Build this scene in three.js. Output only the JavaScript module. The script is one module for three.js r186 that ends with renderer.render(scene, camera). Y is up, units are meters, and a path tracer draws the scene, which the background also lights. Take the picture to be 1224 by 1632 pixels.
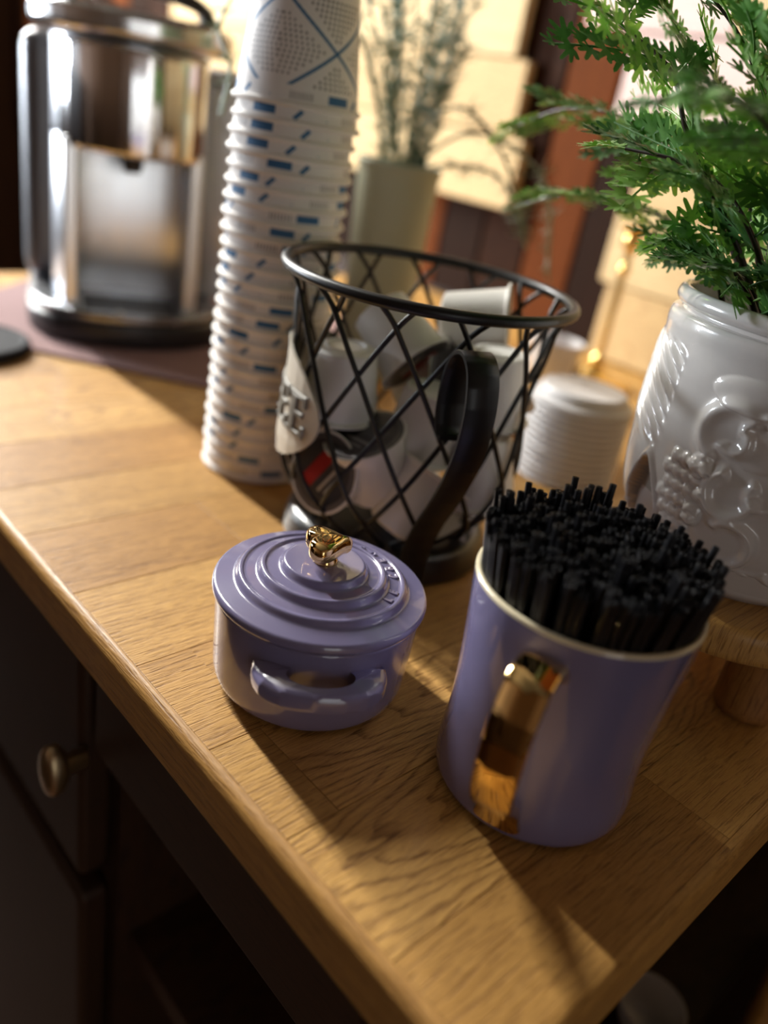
import * as THREE from 'three';
import { RoundedBoxGeometry } from 'three/addons/geometries/RoundedBoxGeometry.js';
import { TextGeometry } from 'three/addons/geometries/TextGeometry.js';
import { FontLoader } from 'three/addons/loaders/FontLoader.js';
import { RectAreaLightUniformsLib } from 'three/addons/lights/RectAreaLightUniformsLib.js';
import * as BGU from 'three/addons/utils/BufferGeometryUtils.js';

// ---------------------------------------------------------------- camera, light, exposure
const scene = new THREE.Scene();
const camera = new THREE.PerspectiveCamera(64.546, 1224 / 1632, 0.02, 30);
camera.position.set(0, 0.2521, 0);
{
  const right = new THREE.Vector3(0.66243, 0.16935, -0.72973), up = new THREE.Vector3(-0.43117, 0.88277, -0.18654), back = new THREE.Vector3(0.6126, 0.43821, 0.6578);
  camera.quaternion.setFromRotationMatrix(new THREE.Matrix4().makeBasis(right, up, back));
}
camera.focus = 0.37;
camera.userData.fStop = 2.9;
scene.add(camera);

const renderer = new THREE.WebGLRenderer({ antialias: true });
renderer.toneMapping = THREE.LinearToneMapping;
renderer.toneMappingExposure = 0.93;
renderer.shadowMap.enabled = true;
RectAreaLightUniformsLib.init();
scene.background = new THREE.Color(0.02, 0.024, 0.03);

// daylight: a tall narrow window and a wide low one in the left wall, and a dim glass door in the right wall
const DAY = new THREE.Color(1.0, 0.98, 0.92), COOL = new THREE.Color(0.84, 0.92, 1.0);
const WINDOWS = [ // wall, colour, radiance, glow, middle along the wall, middle height, width, height
  ['left', DAY, 620, 6, -0.32, 1.5, 0.062, 1.8],
  ['left', COOL, 112, 3, 0.78, 0.38, 0.84, 0.52],
  ['right', COOL, 0.06, 0.27, 0.58, 0.05, 0.6, 1.3],
];
const X0 = -2.7, X1 = 1.6, Z0 = -1.02, Z1 = 1.8, FL = -0.9, CE = 2.6, T = 0.12;
for (const [wall, color, radiance, , m, y, w, h] of WINDOWS) {
  const l = new THREE.RectAreaLight(color, radiance, w, h);
  l.position.set(wall === 'left' ? X0 + 0.035 : X1 - 0.035, y, m); l.lookAt(0, y, m);
  scene.add(l);
}

// ---------------------------------------------------------------- helpers
let seed = 20240611;
const rnd = () => { seed = (seed * 1664525 + 1013904223) >>> 0; return seed / 4294967296; };
const R = (a, b) => a + (b - a) * rnd();
const V = (x, y, z) => new THREE.Vector3(x, y, z);
const D = Math.PI / 180;
const used = {};
function numbered(n) { used[n] = (used[n] ?? -1) + 1; return used[n] ? `${n}_${String(used[n]).padStart(3, '0')}` : n; }
function shade(o) { o.castShadow = true; o.receiveShadow = true; return o; }
function thing(name, label, category, pos = [0, 0, 0], turn = 0, group) {
  const o = new THREE.Group(); o.name = numbered(name); o.position.set(...pos); o.rotation.y = turn;
  o.userData = { label, category }; if (group) o.userData.group = group;
  scene.add(o); return o;
}
function part(name, geo, mat, parent, label) {
  const m = shade(new THREE.Mesh(geo, mat)); m.name = name; if (label) m.userData.label = label; parent.add(m); return m;
}
function struct(name, geo, mat) { const m = shade(new THREE.Mesh(geo, mat)); m.name = name; m.userData.kind = 'structure'; scene.add(m); return m; }
function copyOf(src, name, label, group) {
  const c = src.clone(); c.name = numbered(name); c.userData = { ...src.userData, label }; if (group) c.userData.group = group; scene.add(c); return c;
}
const merge = (gs) => BGU.mergeGeometries(gs.map((g) => { const q = g.index ? g.toNonIndexed() : g; for (const k of Object.keys(q.attributes)) if (!['position', 'normal', 'uv'].includes(k)) q.deleteAttribute(k); return q; }));
const box = (w, h, d, x = 0, y = 0, z = 0, r = 0.0015) => new RoundedBoxGeometry(w, h, d, 2, Math.min(r, w / 2.1, h / 2.1, d / 2.1)).translate(x, y, z);
// profile points [radius, height, fillet]
function prof(pts, n = 5) {
  const out = [];
  pts.forEach((p, i) => {
    const f = p[2] || 0;
    if (!f || i === 0 || i === pts.length - 1) { out.push(new THREE.Vector2(p[0], p[1])); return; }
    const P = new THREE.Vector2(p[0], p[1]), A = new THREE.Vector2(pts[i - 1][0], pts[i - 1][1]).sub(P), B = new THREE.Vector2(pts[i + 1][0], pts[i + 1][1]).sub(P);
    const fa = Math.min(f, A.length() * 0.49), fb = Math.min(f, B.length() * 0.49);
    const a = P.clone().add(A.setLength(fa)), b = P.clone().add(B.setLength(fb));
    for (let k = 0; k <= n; k++) { const t = k / n; out.push(new THREE.Vector2((1 - t) ** 2 * a.x + 2 * t * (1 - t) * P.x + t * t * b.x, (1 - t) ** 2 * a.y + 2 * t * (1 - t) * P.y + t * t * b.y)); }
  });
  return out;
}
const lathe = (pts, seg = 96, n = 5) => new THREE.LatheGeometry(prof(pts, n), seg);
const tube = (pts, r, seg = 24, rs = 7, closed = false) => new THREE.TubeGeometry(new THREE.CatmullRomCurve3(pts, closed), seg, r, rs, closed);
// sweeps a closed section [along b, along n] down a planar path whose binormal is b
function sweep(pts, b, section, n = 48, scale = () => 1, cap = true) {
  const c = new THREE.CatmullRomCurve3(pts), pos = [], uv = [], idx = [], m = section.length;
  b = b.clone().normalize();
  for (let i = 0; i <= n; i++) {
    const t = i / n, p = c.getPointAt(t), tg = c.getTangentAt(t), nn = V(0, 0, 0).crossVectors(tg, b).normalize(), s = scale(t);
    for (let k = 0; k <= m; k++) { const q = section[k % m], v = p.clone().addScaledVector(b, q[0] * s).addScaledVector(nn, q[1] * s); pos.push(v.x, v.y, v.z); uv.push(k / m, t); }
  }
  for (let i = 0; i < n; i++) for (let k = 0; k < m; k++) { const a = i * (m + 1) + k, e = a + m + 1; idx.push(a, e, a + 1, a + 1, e, e + 1); }
  if (cap) for (const i of [0, n]) {
    const at = pos.length / 3, p = c.getPointAt(i / n); pos.push(p.x, p.y, p.z); uv.push(0.5, 0.5);
    for (let k = 0; k < m; k++) { const q = i * (m + 1) + k; if (i) idx.push(at, q, q + 1); else idx.push(at, q + 1, q); }
  }
  let g = new THREE.BufferGeometry();
  g.setAttribute('position', new THREE.Float32BufferAttribute(pos, 3)); g.setAttribute('uv', new THREE.Float32BufferAttribute(uv, 2)); g.setIndex(idx);
  g.deleteAttribute('normal');
  g.computeVertexNormals();
  return BGU.toCreasedNormals(g, 0.75);
}
const oval = (a, b, n = 16, p = 2.6) => Array.from({ length: n }, (_, k) => { const t = (k / n) * 2 * Math.PI, c = Math.cos(t), s = Math.sin(t); return [a * Math.sign(c) * Math.abs(c) ** (2 / p), b * Math.sign(s) * Math.abs(s) ** (2 / p)]; });

// noise
function hash(x, y, s) { let h = (Math.imul(x, 374761393) + Math.imul(y, 668265263) + Math.imul(s, 1274126177)) | 0; h = Math.imul(h ^ (h >>> 13), 1103515245); h = Math.imul(h ^ (h >>> 16), 2246822519); return ((h ^ (h >>> 15)) >>> 0) / 4294967296; }
function noise(x, y, s = 0) {
  const xi = Math.floor(x), yi = Math.floor(y), fx = x - xi, fy = y - yi, u = fx * fx * (3 - 2 * fx), v = fy * fy * (3 - 2 * fy);
  const a = hash(xi, yi, s), b = hash(xi + 1, yi, s), c = hash(xi, yi + 1, s), d = hash(xi + 1, yi + 1, s);
  return a + (b - a) * u + (c - a) * v + (a - b - c + d) * u * v;
}
const fbm = (x, y, s, o = 4) => { let t = 0, a = 0.5; for (let i = 0; i < o; i++) { t += a * noise(x, y, s + i * 17); x *= 2.03; y *= 2.03; a *= 0.5; } return t; };
const smooth = (a, b, x) => { const t = Math.min(1, Math.max(0, (x - a) / (b - a))); return t * t * (3 - 2 * t); };
function dataTex(w, h, fn, srgb = true) {
  const d = new Uint8Array(w * h * 4);
  for (let y = 0; y < h; y++) for (let x = 0; x < w; x++) { const c = fn(x, y), o = (y * w + x) * 4; d[o] = c[0]; d[o + 1] = c[1]; d[o + 2] = c[2]; d[o + 3] = 255; }
  const t = new THREE.DataTexture(d, w, h); t.wrapS = t.wrapT = THREE.RepeatWrapping; t.magFilter = THREE.LinearFilter; t.minFilter = THREE.LinearMipmapLinearFilter; t.generateMipmaps = true;
  if (srgb) t.colorSpace = THREE.SRGBColorSpace; t.needsUpdate = true; return t;
}
function canvasTex(w, h, draw) {
  const c = document.createElement('canvas'); c.width = w; c.height = h; draw(c.getContext('2d'), w, h);
  const t = new THREE.CanvasTexture(c); t.colorSpace = THREE.SRGBColorSpace; t.wrapS = t.wrapT = THREE.RepeatWrapping; return t;
}
const srgb = (r, g, b) => new THREE.Color().setRGB(r / 255, g / 255, b / 255, THREE.SRGBColorSpace);
const M = (o) => { const P = new THREE.MeshPhysicalMaterial({ side: THREE.DoubleSide, ...o }); return P; };

// ---------------------------------------------------------------- wood: 64 mm across, 512 mm along the grain
function oak(kind, sd, light, dark, W = 256, H = 2048) {
  const val = new Float32Array(W * H), bum = new Float32Array(W * H);
  for (let y = 0; y < H; y++) for (let x = 0; x < W; x++) {
    const s = (x / W) * 64, t = (y / H) * 512; // millimetres
    const wob = (fbm(s * 0.05 + 3, t * 0.012, sd, 3) - 0.5) * 14;
    let ph;
    if (kind === 'flat') { const c = (s - 30 + wob * 0.8) / 15; ph = c * c * 1.0 + (t - 250) * (t > 250 ? 0.03 : -0.034) + (fbm(s * 0.11, t * 0.03, sd + 5, 3) - 0.5) * 1.6; }
    else ph = (s + wob) * 0.24 + (fbm(s * 0.3, t * 0.01, sd + 5, 3) - 0.5) * 0.9;
    const fr = ph - Math.floor(ph), ring = Math.pow(Math.sin(fr * Math.PI), 2) ;
    const early = smooth(0.62, 0.92, fr) * (1 - smooth(0.94, 1.0, fr));
    // pores: short dark strokes along the grain
    const p1 = noise(s * 1.25 + 40, t * 0.1 + noise(s * 1.25, 7, sd) * 40, sd + 9), p2 = noise(s * 2.1, t * 0.16 + noise(s * 2.1, 9, sd) * 40, sd + 11);
    const pores = smooth(0.58, 0.78, p1) * (0.5 + 0.7 * early) + smooth(0.6, 0.8, p2) * (0.35 + 0.5 * early);
    const ray = kind === 'flat' ? 0 : smooth(0.74, 0.86, noise(s * 0.22 + t * 0.02, t * 0.11, sd + 21)) * 0.16;
    const broad = fbm(s * 0.08, t * 0.006, sd + 31, 3);
    val[y * W + x] = (kind === 'flat' ? 0.28 : 0.04) * early + (kind === 'flat' ? 0.1 : 0.03) * (1 - ring) + 0.55 * Math.min(1, pores) + 0.3 * (broad - 0.45) + 0.12 * (noise(s * 5, t * 0.7, sd + 3) - 0.5) - ray;
    bum[y * W + x] = 1 - Math.min(1, pores) * 0.85 - 0.15 * noise(s * 3, t * 0.4, sd + 2);
  }
  const map = dataTex(W, H, (x, y) => { const v = Math.min(1, Math.max(0, val[y * W + x])); return [0, 1, 2].map((k) => light[k] + (dark[k] - light[k]) * v); });
  const bump = dataTex(W, H, (x, y) => { const b = 255 * bum[y * W + x]; return [b, b, b]; }, false);
  return { map, bump };
}
const oaks = [oak('flat', 11, [206, 160, 90], [110, 73, 31]), oak('rift', 23, [202, 157, 88], [108, 71, 31]), oak('flat', 37, [210, 164, 96], [112, 75, 32]), oak('rift', 53, [198, 151, 84], [104, 67, 30])];
const tints = [[1, 1, 1], [0.9, 0.87, 0.83], [1.03, 1.01, 0.98], [0.83, 0.78, 0.72]];
const oakMat = {};
const oakMaterial = (k, t) => (oakMat[k * 10 + t] ??= M({ map: oaks[k].map, bumpMap: oaks[k].bump, bumpScale: 0.00022, color: new THREE.Color(...tints[t]), roughness: 0.5, specularIntensity: 0.7, clearcoat: 0.12, clearcoatRoughness: 0.22 }));
// uv in metres on a box-like geometry: u across (x), v along (z)
function woodUV(g, axis = 'z', off = [0, 0]) {
  const p = g.attributes.position, n = g.attributes.normal, uv = new Float32Array(p.count * 2);
  for (let i = 0; i < p.count; i++) {
    const x = p.getX(i), y = p.getY(i), z = p.getZ(i), ax = Math.abs(n.getX(i)), ay = Math.abs(n.getY(i));
    let a, l;
    if (axis === 'z') { a = ax > 0.7 ? y : ay > 0.7 ? x : x; l = ax > 0.7 || ay > 0.7 ? z : y; }
    else if (axis === 'x') { a = ay > 0.7 ? z : y; l = ax > 0.7 ? z : x; }
    else { a = ax > 0.7 ? z : x; l = ay > 0.7 ? z : y; }
    uv[2 * i] = a / 0.064 + off[0]; uv[2 * i + 1] = l / 0.512 + off[1];
  }
  g.setAttribute('uv', new THREE.BufferAttribute(uv, 2)); return g;
}
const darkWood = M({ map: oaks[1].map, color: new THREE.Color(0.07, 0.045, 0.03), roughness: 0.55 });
const brownBoard = [0, 1, 2].map((k) => M({ map: oaks[[0, 1, 3][k]].map, color: new THREE.Color(...[[0.045, 0.022, 0.011], [0.2, 0.085, 0.03], [0.03, 0.016, 0.009]][k]), roughness: 0.85, specularIntensity: 0.25 }));
const pine = [0, 1, 2].map((k) => M({ map: oak(k === 1 ? 'flat' : 'rift', 70 + k, [[204, 174, 124], [197, 165, 114], [208, 180, 132]][k], [164, 130, 84], 128, 512).map, roughness: 0.75 }));
const pinkPine = M({ map: oak('rift', 91, [222, 194, 184], [184, 152, 142], 128, 512).map, roughness: 0.8 });
const wallDark = M({ map: oaks[3].map, color: new THREE.Color(0.09, 0.065, 0.05), roughness: 0.7 });

// ---------------------------------------------------------------- room shell
const slab = (x0, x1, y0, y1, z0, z1) => new THREE.BoxGeometry(x1 - x0, y1 - y0, z1 - z0).translate((x0 + x1) / 2, (y0 + y1) / 2, (z0 + z1) / 2);
struct('floor', woodUV(slab(X0 - T, X1 + T, FL - T, FL, Z0 - T, Z1 + T), 'x'), M({ map: oaks[3].map, color: new THREE.Color(0.14, 0.09, 0.06), roughness: 0.5 }));
struct('ceiling', slab(X0 - T, X1 + T, CE, CE + T, Z0 - T, Z1 + T), M({ color: new THREE.Color(0.06, 0.048, 0.036), roughness: 0.9 }));
{ // walls with window openings, frames and panes
  const left = [], right = [];
  // wall strips between the openings of one wall, sorted along it
  const strips = (list, a, b, mk) => { let at = a; for (const [m, y, w, h] of list) { mk(at, m - w / 2, FL, CE); mk(m - w / 2, m + w / 2, FL, y - h / 2); mk(m - w / 2, m + w / 2, y + h / 2, CE); at = m + w / 2; } mk(at, b, FL, CE); };
  strips(WINDOWS.filter((w) => w[0] === 'left').map((w) => w.slice(4)), Z0, Z1, (z0, z1, y0, y1) => left.push(slab(X0 - T, X0, y0, y1, z0, z1)));
  strips(WINDOWS.filter((w) => w[0] === 'right').map((w) => w.slice(4)), Z0, Z1, (z0, z1, y0, y1) => right.push(slab(X1, X1 + T, y0, y1, z0, z1)));
  struct('wall_left', merge(left), wallDark); struct('wall_right', merge(right), wallDark); struct('wall_front', slab(X0, X1, FL, CE, Z1, Z1 + T), wallDark);
  // low wall to the left of the counter, out of the picture: it keeps the low window off the cabinet front
  struct('wall_partition', box(0.1, 0.3 - FL, 1.58, -1.3, (0.3 + FL) / 2, 0.8, 0.004), wallDark);
  WINDOWS.forEach(([wall, color, , glow, m, y, w, h], i) => {
    const f = 0.02, g = [box(w + 2 * f, f, 0.03, 0, h / 2 + f / 2, 0), box(w + 2 * f, f, 0.03, 0, -h / 2 - f / 2, 0), box(f, h, 0.03, w / 2 + f / 2, 0, 0), box(f, h, 0.03, -w / 2 - f / 2, 0, 0)];
    const put = (q) => (wall === 'left' ? q.rotateY(Math.PI / 2).translate(X0 + 0.012, y, m) : q.rotateY(-Math.PI / 2).translate(X1 - 0.012, y, m));
    const o = struct(wall === 'left' ? `window_${i + 1}` : 'door_1', put(merge(g)), darkWood);
    part('window_pane', put(new THREE.BoxGeometry(w, h, 0.008).translate(0, 0, -0.02)), M({ color: 0xffffff, emissive: color, emissiveIntensity: glow, roughness: 0.3 }), o);
  });
}
{ // back wall with upright brown boards
  const wb = struct('wall_back', slab(X0, X1, FL, CE, Z0 - T, Z0), wallDark);
  let x = X0 + 0.002; let k = 0;
  while (x < X1 - 0.05) { const w = R(0.075, 0.1); part('board', woodUV(box(w - 0.004, 1.62, 0.016, x + w / 2, 0.82, Z0 + 0.008, 0.003), 'y', [rnd(), rnd()]), brownBoard[k++ % 3], wb); x += w; }
}

// ---------------------------------------------------------------- oak counter built of staves
const CL = -1.03, CX = -0.0545, CZ = -0.153, CT = 0.03; // inner lines of the rounded edges
const counter = thing('counter', 'oak butcher block counter with rounded edge, carrying the coffee station', 'counter');
{
  const cols = [-0.0545, -0.0995, -0.16, -0.216, -0.281, -0.3505];
  while (cols[cols.length - 1] > CL + 0.08) cols.push(cols[cols.length - 1] - R(0.055, 0.068));
  cols[cols.length - 1] = CL;
  const fixed = { 0: [-0.312, -0.62], 1: [-0.47, -0.8], 2: [-0.179, -0.55, -0.86], 3: [-0.4, -0.72], 4: [-0.33, -0.6], 5: [-0.265, -0.55, -0.9] };
  const kinds = { '0,0': [1, 3], '0,1': [1, 0], '1,0': [0, 0], '2,0': [1, 1], '2,1': [2, 2], '3,0': [3, 0], '4,0': [1, 2], '5,0': [3, 3] };
  for (let i = 0; i + 1 < cols.length; i++) {
    let cuts = fixed[i];
    if (!cuts) { cuts = []; let z = CZ - R(0.08, 0.3); while (z > Z0 + 0.12) { cuts.push(z); z -= R(0.2, 0.42); } }
    const zs = [CZ, ...cuts, Z0 + 0.002];
    for (let j = 0; j + 1 < zs.length; j++) {
      const x1 = cols[i], x0 = cols[i + 1], za = zs[j], zb = zs[j + 1], k = kinds[`${i},${j}`] ?? [Math.floor(R(0, 4)), Math.floor(R(0, 4))];
      const lift = R(-0.00012, 0);
      const g = woodUV(box(x1 - x0 - 0.0002, CT, za - zb - 0.0002, (x0 + x1) / 2, -CT / 2 + lift, (za + zb) / 2, 0.0004), 'z', [rnd(), rnd()]);
      if (i === 1 && j === 0) { const a = g.attributes.uv; const gx = g.attributes.position; for (let q = 0; q < a.count; q++) a.setXY(q, (gx.getX(q) + 0.166) / 0.064 , (gx.getZ(q) + 0.245) / 0.512 + 0.49); }
      part('stave', g, oakMaterial(...k), counter);
    }
  }
  const edge = (len) => { const s = new THREE.Shape(); s.moveTo(0, 0); s.absarc(0, -0.006, 0.006, Math.PI / 2, 0, true); s.lineTo(0.006, -CT + 0.003); s.lineTo(0.003, -CT); s.lineTo(0, -CT); return new THREE.ExtrudeGeometry(s, { depth: len, bevelEnabled: false, curveSegments: 8 }); };
  const fe = edge(CX - CL).rotateY(-Math.PI / 2).translate(CX, 0, CZ);
  part('front_edge', woodUV(fe, 'x', [0.3, 0.1]), oakMaterial(3, 1), counter);
  const ee = edge(CZ - Z0).rotateY(0).translate(CX, 0, Z0);
  part('end_edge', woodUV(ee, 'z', [0.1, 0.6]), oakMaterial(1, 3), counter);
  part('edge_corner', lathe([[0, 0], [0.0002, 0], [0.006, 0, 0.006], [0.006, -CT + 0.003], [0.003, -CT], [0, -CT]], 24, 8).translate(CX, 0, CZ), oakMaterial(3, 1), counter);
}
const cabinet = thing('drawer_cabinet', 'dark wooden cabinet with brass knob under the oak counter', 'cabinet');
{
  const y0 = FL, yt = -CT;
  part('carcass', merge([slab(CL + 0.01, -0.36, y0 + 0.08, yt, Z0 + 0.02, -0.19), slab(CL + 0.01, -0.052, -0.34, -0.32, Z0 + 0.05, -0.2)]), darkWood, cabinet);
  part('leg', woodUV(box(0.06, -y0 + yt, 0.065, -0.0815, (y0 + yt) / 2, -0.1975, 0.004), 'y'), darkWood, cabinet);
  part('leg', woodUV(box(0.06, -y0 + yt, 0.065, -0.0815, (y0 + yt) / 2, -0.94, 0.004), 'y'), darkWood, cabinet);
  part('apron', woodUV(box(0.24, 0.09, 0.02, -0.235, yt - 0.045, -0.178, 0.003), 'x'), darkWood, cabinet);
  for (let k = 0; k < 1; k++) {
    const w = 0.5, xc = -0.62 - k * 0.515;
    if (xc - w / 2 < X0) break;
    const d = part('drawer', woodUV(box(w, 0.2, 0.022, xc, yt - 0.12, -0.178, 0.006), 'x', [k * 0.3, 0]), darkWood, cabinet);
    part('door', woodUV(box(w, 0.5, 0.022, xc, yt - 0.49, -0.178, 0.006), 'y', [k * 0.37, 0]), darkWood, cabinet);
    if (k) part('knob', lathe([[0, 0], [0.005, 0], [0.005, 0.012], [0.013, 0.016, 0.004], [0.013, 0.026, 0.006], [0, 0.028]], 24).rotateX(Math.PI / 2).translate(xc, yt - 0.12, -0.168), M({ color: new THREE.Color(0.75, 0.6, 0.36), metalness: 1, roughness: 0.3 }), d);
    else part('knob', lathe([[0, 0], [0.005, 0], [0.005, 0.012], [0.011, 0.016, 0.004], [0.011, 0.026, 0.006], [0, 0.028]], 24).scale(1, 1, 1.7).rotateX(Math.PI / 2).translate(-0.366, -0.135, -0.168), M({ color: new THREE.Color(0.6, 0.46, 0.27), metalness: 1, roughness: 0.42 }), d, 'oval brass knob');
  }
}
const stool = thing('wooden_stool', 'wooden stool seat in the dark below the counter end', 'stool', [0.13, 0, -0.52], 8 * D);
part('seat', woodUV(box(0.32, 0.03, 0.32, 0, -0.265, 0, 0.008), 'x'), oakMaterial(1, 3), stool);
for (const [a, b] of [[-1, -1], [-1, 1], [1, -1], [1, 1]]) part('leg', new THREE.CylinderGeometry(0.016, 0.02, 0.62, 16).translate(a * 0.12, -0.59, b * 0.12), oakMaterial(1, 3), stool);
{
  const c = thing('white_bowl', 'white bowl on the dark shelf under the counter end', 'bowl', [-0.078, -0.32, -0.465]);
  part('bowl_body', lathe([[0, 0], [0.03, 0, 0.004], [0.045, 0.03, 0.02], [0.05, 0.06], [0.047, 0.06, 0.002], [0.042, 0.03, 0.02], [0.026, 0.006], [0, 0.006]], 48).scale(0.5, 0.5, 0.5), M({ color: new THREE.Color(0.6, 0.6, 0.6), roughness: 0.25 }), c);
}

// ---------------------------------------------------------------- glazes and metals
const lavender = M({ color: srgb(124, 119, 154), roughness: 0.22, clearcoat: 1, clearcoatRoughness: 0.03 });
const lavMug = M({ color: srgb(119, 114, 150), roughness: 0.25, clearcoat: 1, clearcoatRoughness: 0.04 });
const cream = M({ color: srgb(226, 214, 182), roughness: 0.25, clearcoat: 1, clearcoatRoughness: 0.04 });
const gold = M({ color: new THREE.Color(0.86, 0.6, 0.25), metalness: 1, roughness: 0.05 });
const black = M({ color: new THREE.Color(0.008, 0.008, 0.009), roughness: 0.4, specularIntensity: 0.7, clearcoat: 0.15, clearcoatRoughness: 0.2 });
const white = M({ color: srgb(226, 224, 226), roughness: 0.45 });
const font = await new FontLoader().loadAsync('fonts/droid/droid_sans_bold.typeface.json');
const serif = await new FontLoader().loadAsync('fonts/droid/droid_serif_bold.typeface.json');

// ---------------------------------------------------------------- small casserole pot
{
  const pot = thing('casserole_pot', 'small lavender enamel casserole with ringed lid and gold heart knob', 'pot', [-0.2356, 0, -0.2204]);
  part('body', lathe([[0, 0.001], [0.038, 0.001, 0.004], [0.0462, 0.003, 0.009], [0.0474, 0.03, 0.01], [0.0481, 0.0478, 0.0015], [0.0455, 0.0478, 0.0015], [0.0445, 0.012, 0.008], [0, 0.007]], 128, 10), lavender, pot);
  const lid = part('lid', lathe([[0, 0.0652], [0.0165, 0.0652, 0.002], [0.0186, 0.0652, 0.0012], [0.0205, 0.0618, 0.0012], [0.0262, 0.061, 0.0012], [0.0272, 0.0622, 0.001], [0.0288, 0.062, 0.0012], [0.0306, 0.0588, 0.0012], [0.036, 0.0578, 0.0012], [0.0371, 0.0588, 0.001], [0.0386, 0.0585, 0.0012], [0.0402, 0.0558, 0.0012], [0.0468, 0.0542, 0.004], [0.0497, 0.0535, 0.002], [0.0502, 0.0502, 0.0022], [0.0485, 0.0484, 0.001], [0.0445, 0.0484], [0.0435, 0.046], [0.042, 0.05], [0, 0.058]], 160, 6), lavender, pot);
  // gold heart knob: foot and heart, its notch to the front left
  {
    const hk = (t) => { const a = t * 2 * Math.PI; return [16 * Math.sin(a) ** 3 * 0.00066, -(13 * Math.cos(a) - 4.2 * Math.cos(2 * a) - 1.4 * Math.cos(3 * a) - 0.6 * Math.cos(4 * a) + 1.5) * 0.00066]; };
    const N = 120, K = 24, pos = [], idx = [];
    for (let k = 0; k <= K; k++) for (let i = 0; i <= N; i++) { const f = (-0.5 + k / K) * Math.PI, v = Math.sin(f), c = (1 - Math.abs(v) ** 3.2) ** (1 / 3.2) || 0.0001, [x, z] = hk(i / N); pos.push(x * c * 1.16, 0.0738 + 0.0054 * v, -z * c * 1.16); }
    for (let k = 0; k < K; k++) for (let i = 0; i < N; i++) { const a = k * (N + 1) + i; idx.push(a, a + N + 1, a + 1, a + 1, a + N + 1, a + N + 2); }
    let hg = new THREE.BufferGeometry(); hg.setAttribute('position', new THREE.Float32BufferAttribute(pos, 3)); hg.setAttribute('uv', new THREE.Float32BufferAttribute(new Float32Array((pos.length / 3) * 2), 2)); hg.setIndex(idx); hg.computeVertexNormals();
    hg.rotateY(-30 * D);
    const foot = lathe([[0, 0.065], [0.0058, 0.065, 0.0006], [0.0058, 0.0664, 0.0008], [0.0048, 0.0685, 0.001], [0.0052, 0.0715], [0, 0.0715]], 40);
    part('knob', merge([hg, foot]), gold, lid, 'gold heart shaped knob');
  }
  // raised lettering on the outer ring
  const word = 'LE CREUSET', letters = [];
  const a0 = -22, a1 = -132;
  [...word].forEach((ch, i) => {
    if (ch === ' ') return;
    const g = new TextGeometry(ch, { font, size: 0.0042, depth: 0.0009, curveSegments: 3, bevelEnabled: true, bevelThickness: 0.0004, bevelSize: 0.0003, bevelSegments: 2 });
    g.computeBoundingBox(); const b = g.boundingBox; g.translate(-(b.max.x + b.min.x) / 2, -0.0021, 0);
    g.rotateX(-Math.PI / 2);
    const a = (a0 + ((a1 - a0) * i) / (word.length - 1)) * D;
    // letter tops towards the middle of the lid
    g.rotateY(Math.PI / 2 - a).translate(Math.cos(a) * 0.0335, 0.0576, Math.sin(a) * 0.0335);
    letters.push(g);
  });
  part('lettering', merge(letters), lavender, lid, 'raised capital letters round the lid');
  // two loop handles
  for (const a of [36.2, 216.2]) {
    const o = new THREE.Shape(), N = 48;
    for (let k = 0; k <= N; k++) { const t = (k / N) * Math.PI, x = -0.0275 * Math.sign(Math.cos(t)) * Math.abs(Math.cos(t)) ** 0.8, y = 0.0215 * Math.sin(t) ** 0.75 - 0.006; k ? o.lineTo(x, y) : o.moveTo(x, y); }
    const hole = new THREE.Path(); hole.absellipse(0, 0.0022, 0.0162, 0.0096, 0, Math.PI * 2, true); o.holes.push(hole);
    const g = new THREE.ExtrudeGeometry(o, { depth: 0.002, bevelEnabled: true, bevelThickness: 0.0036, bevelSize: 0.0032, bevelOffset: -0.0016, bevelSegments: 8, curveSegments: 40 });
    g.rotateX(Math.PI / 2).rotateY((90 - a) * D).translate(Math.cos(a * D) * 0.0478, 0.0352, Math.sin(a * D) * 0.0478);
    part('handle', BGU.toCreasedNormals(g, 0.9), lavender, pot);
  }
}

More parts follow.
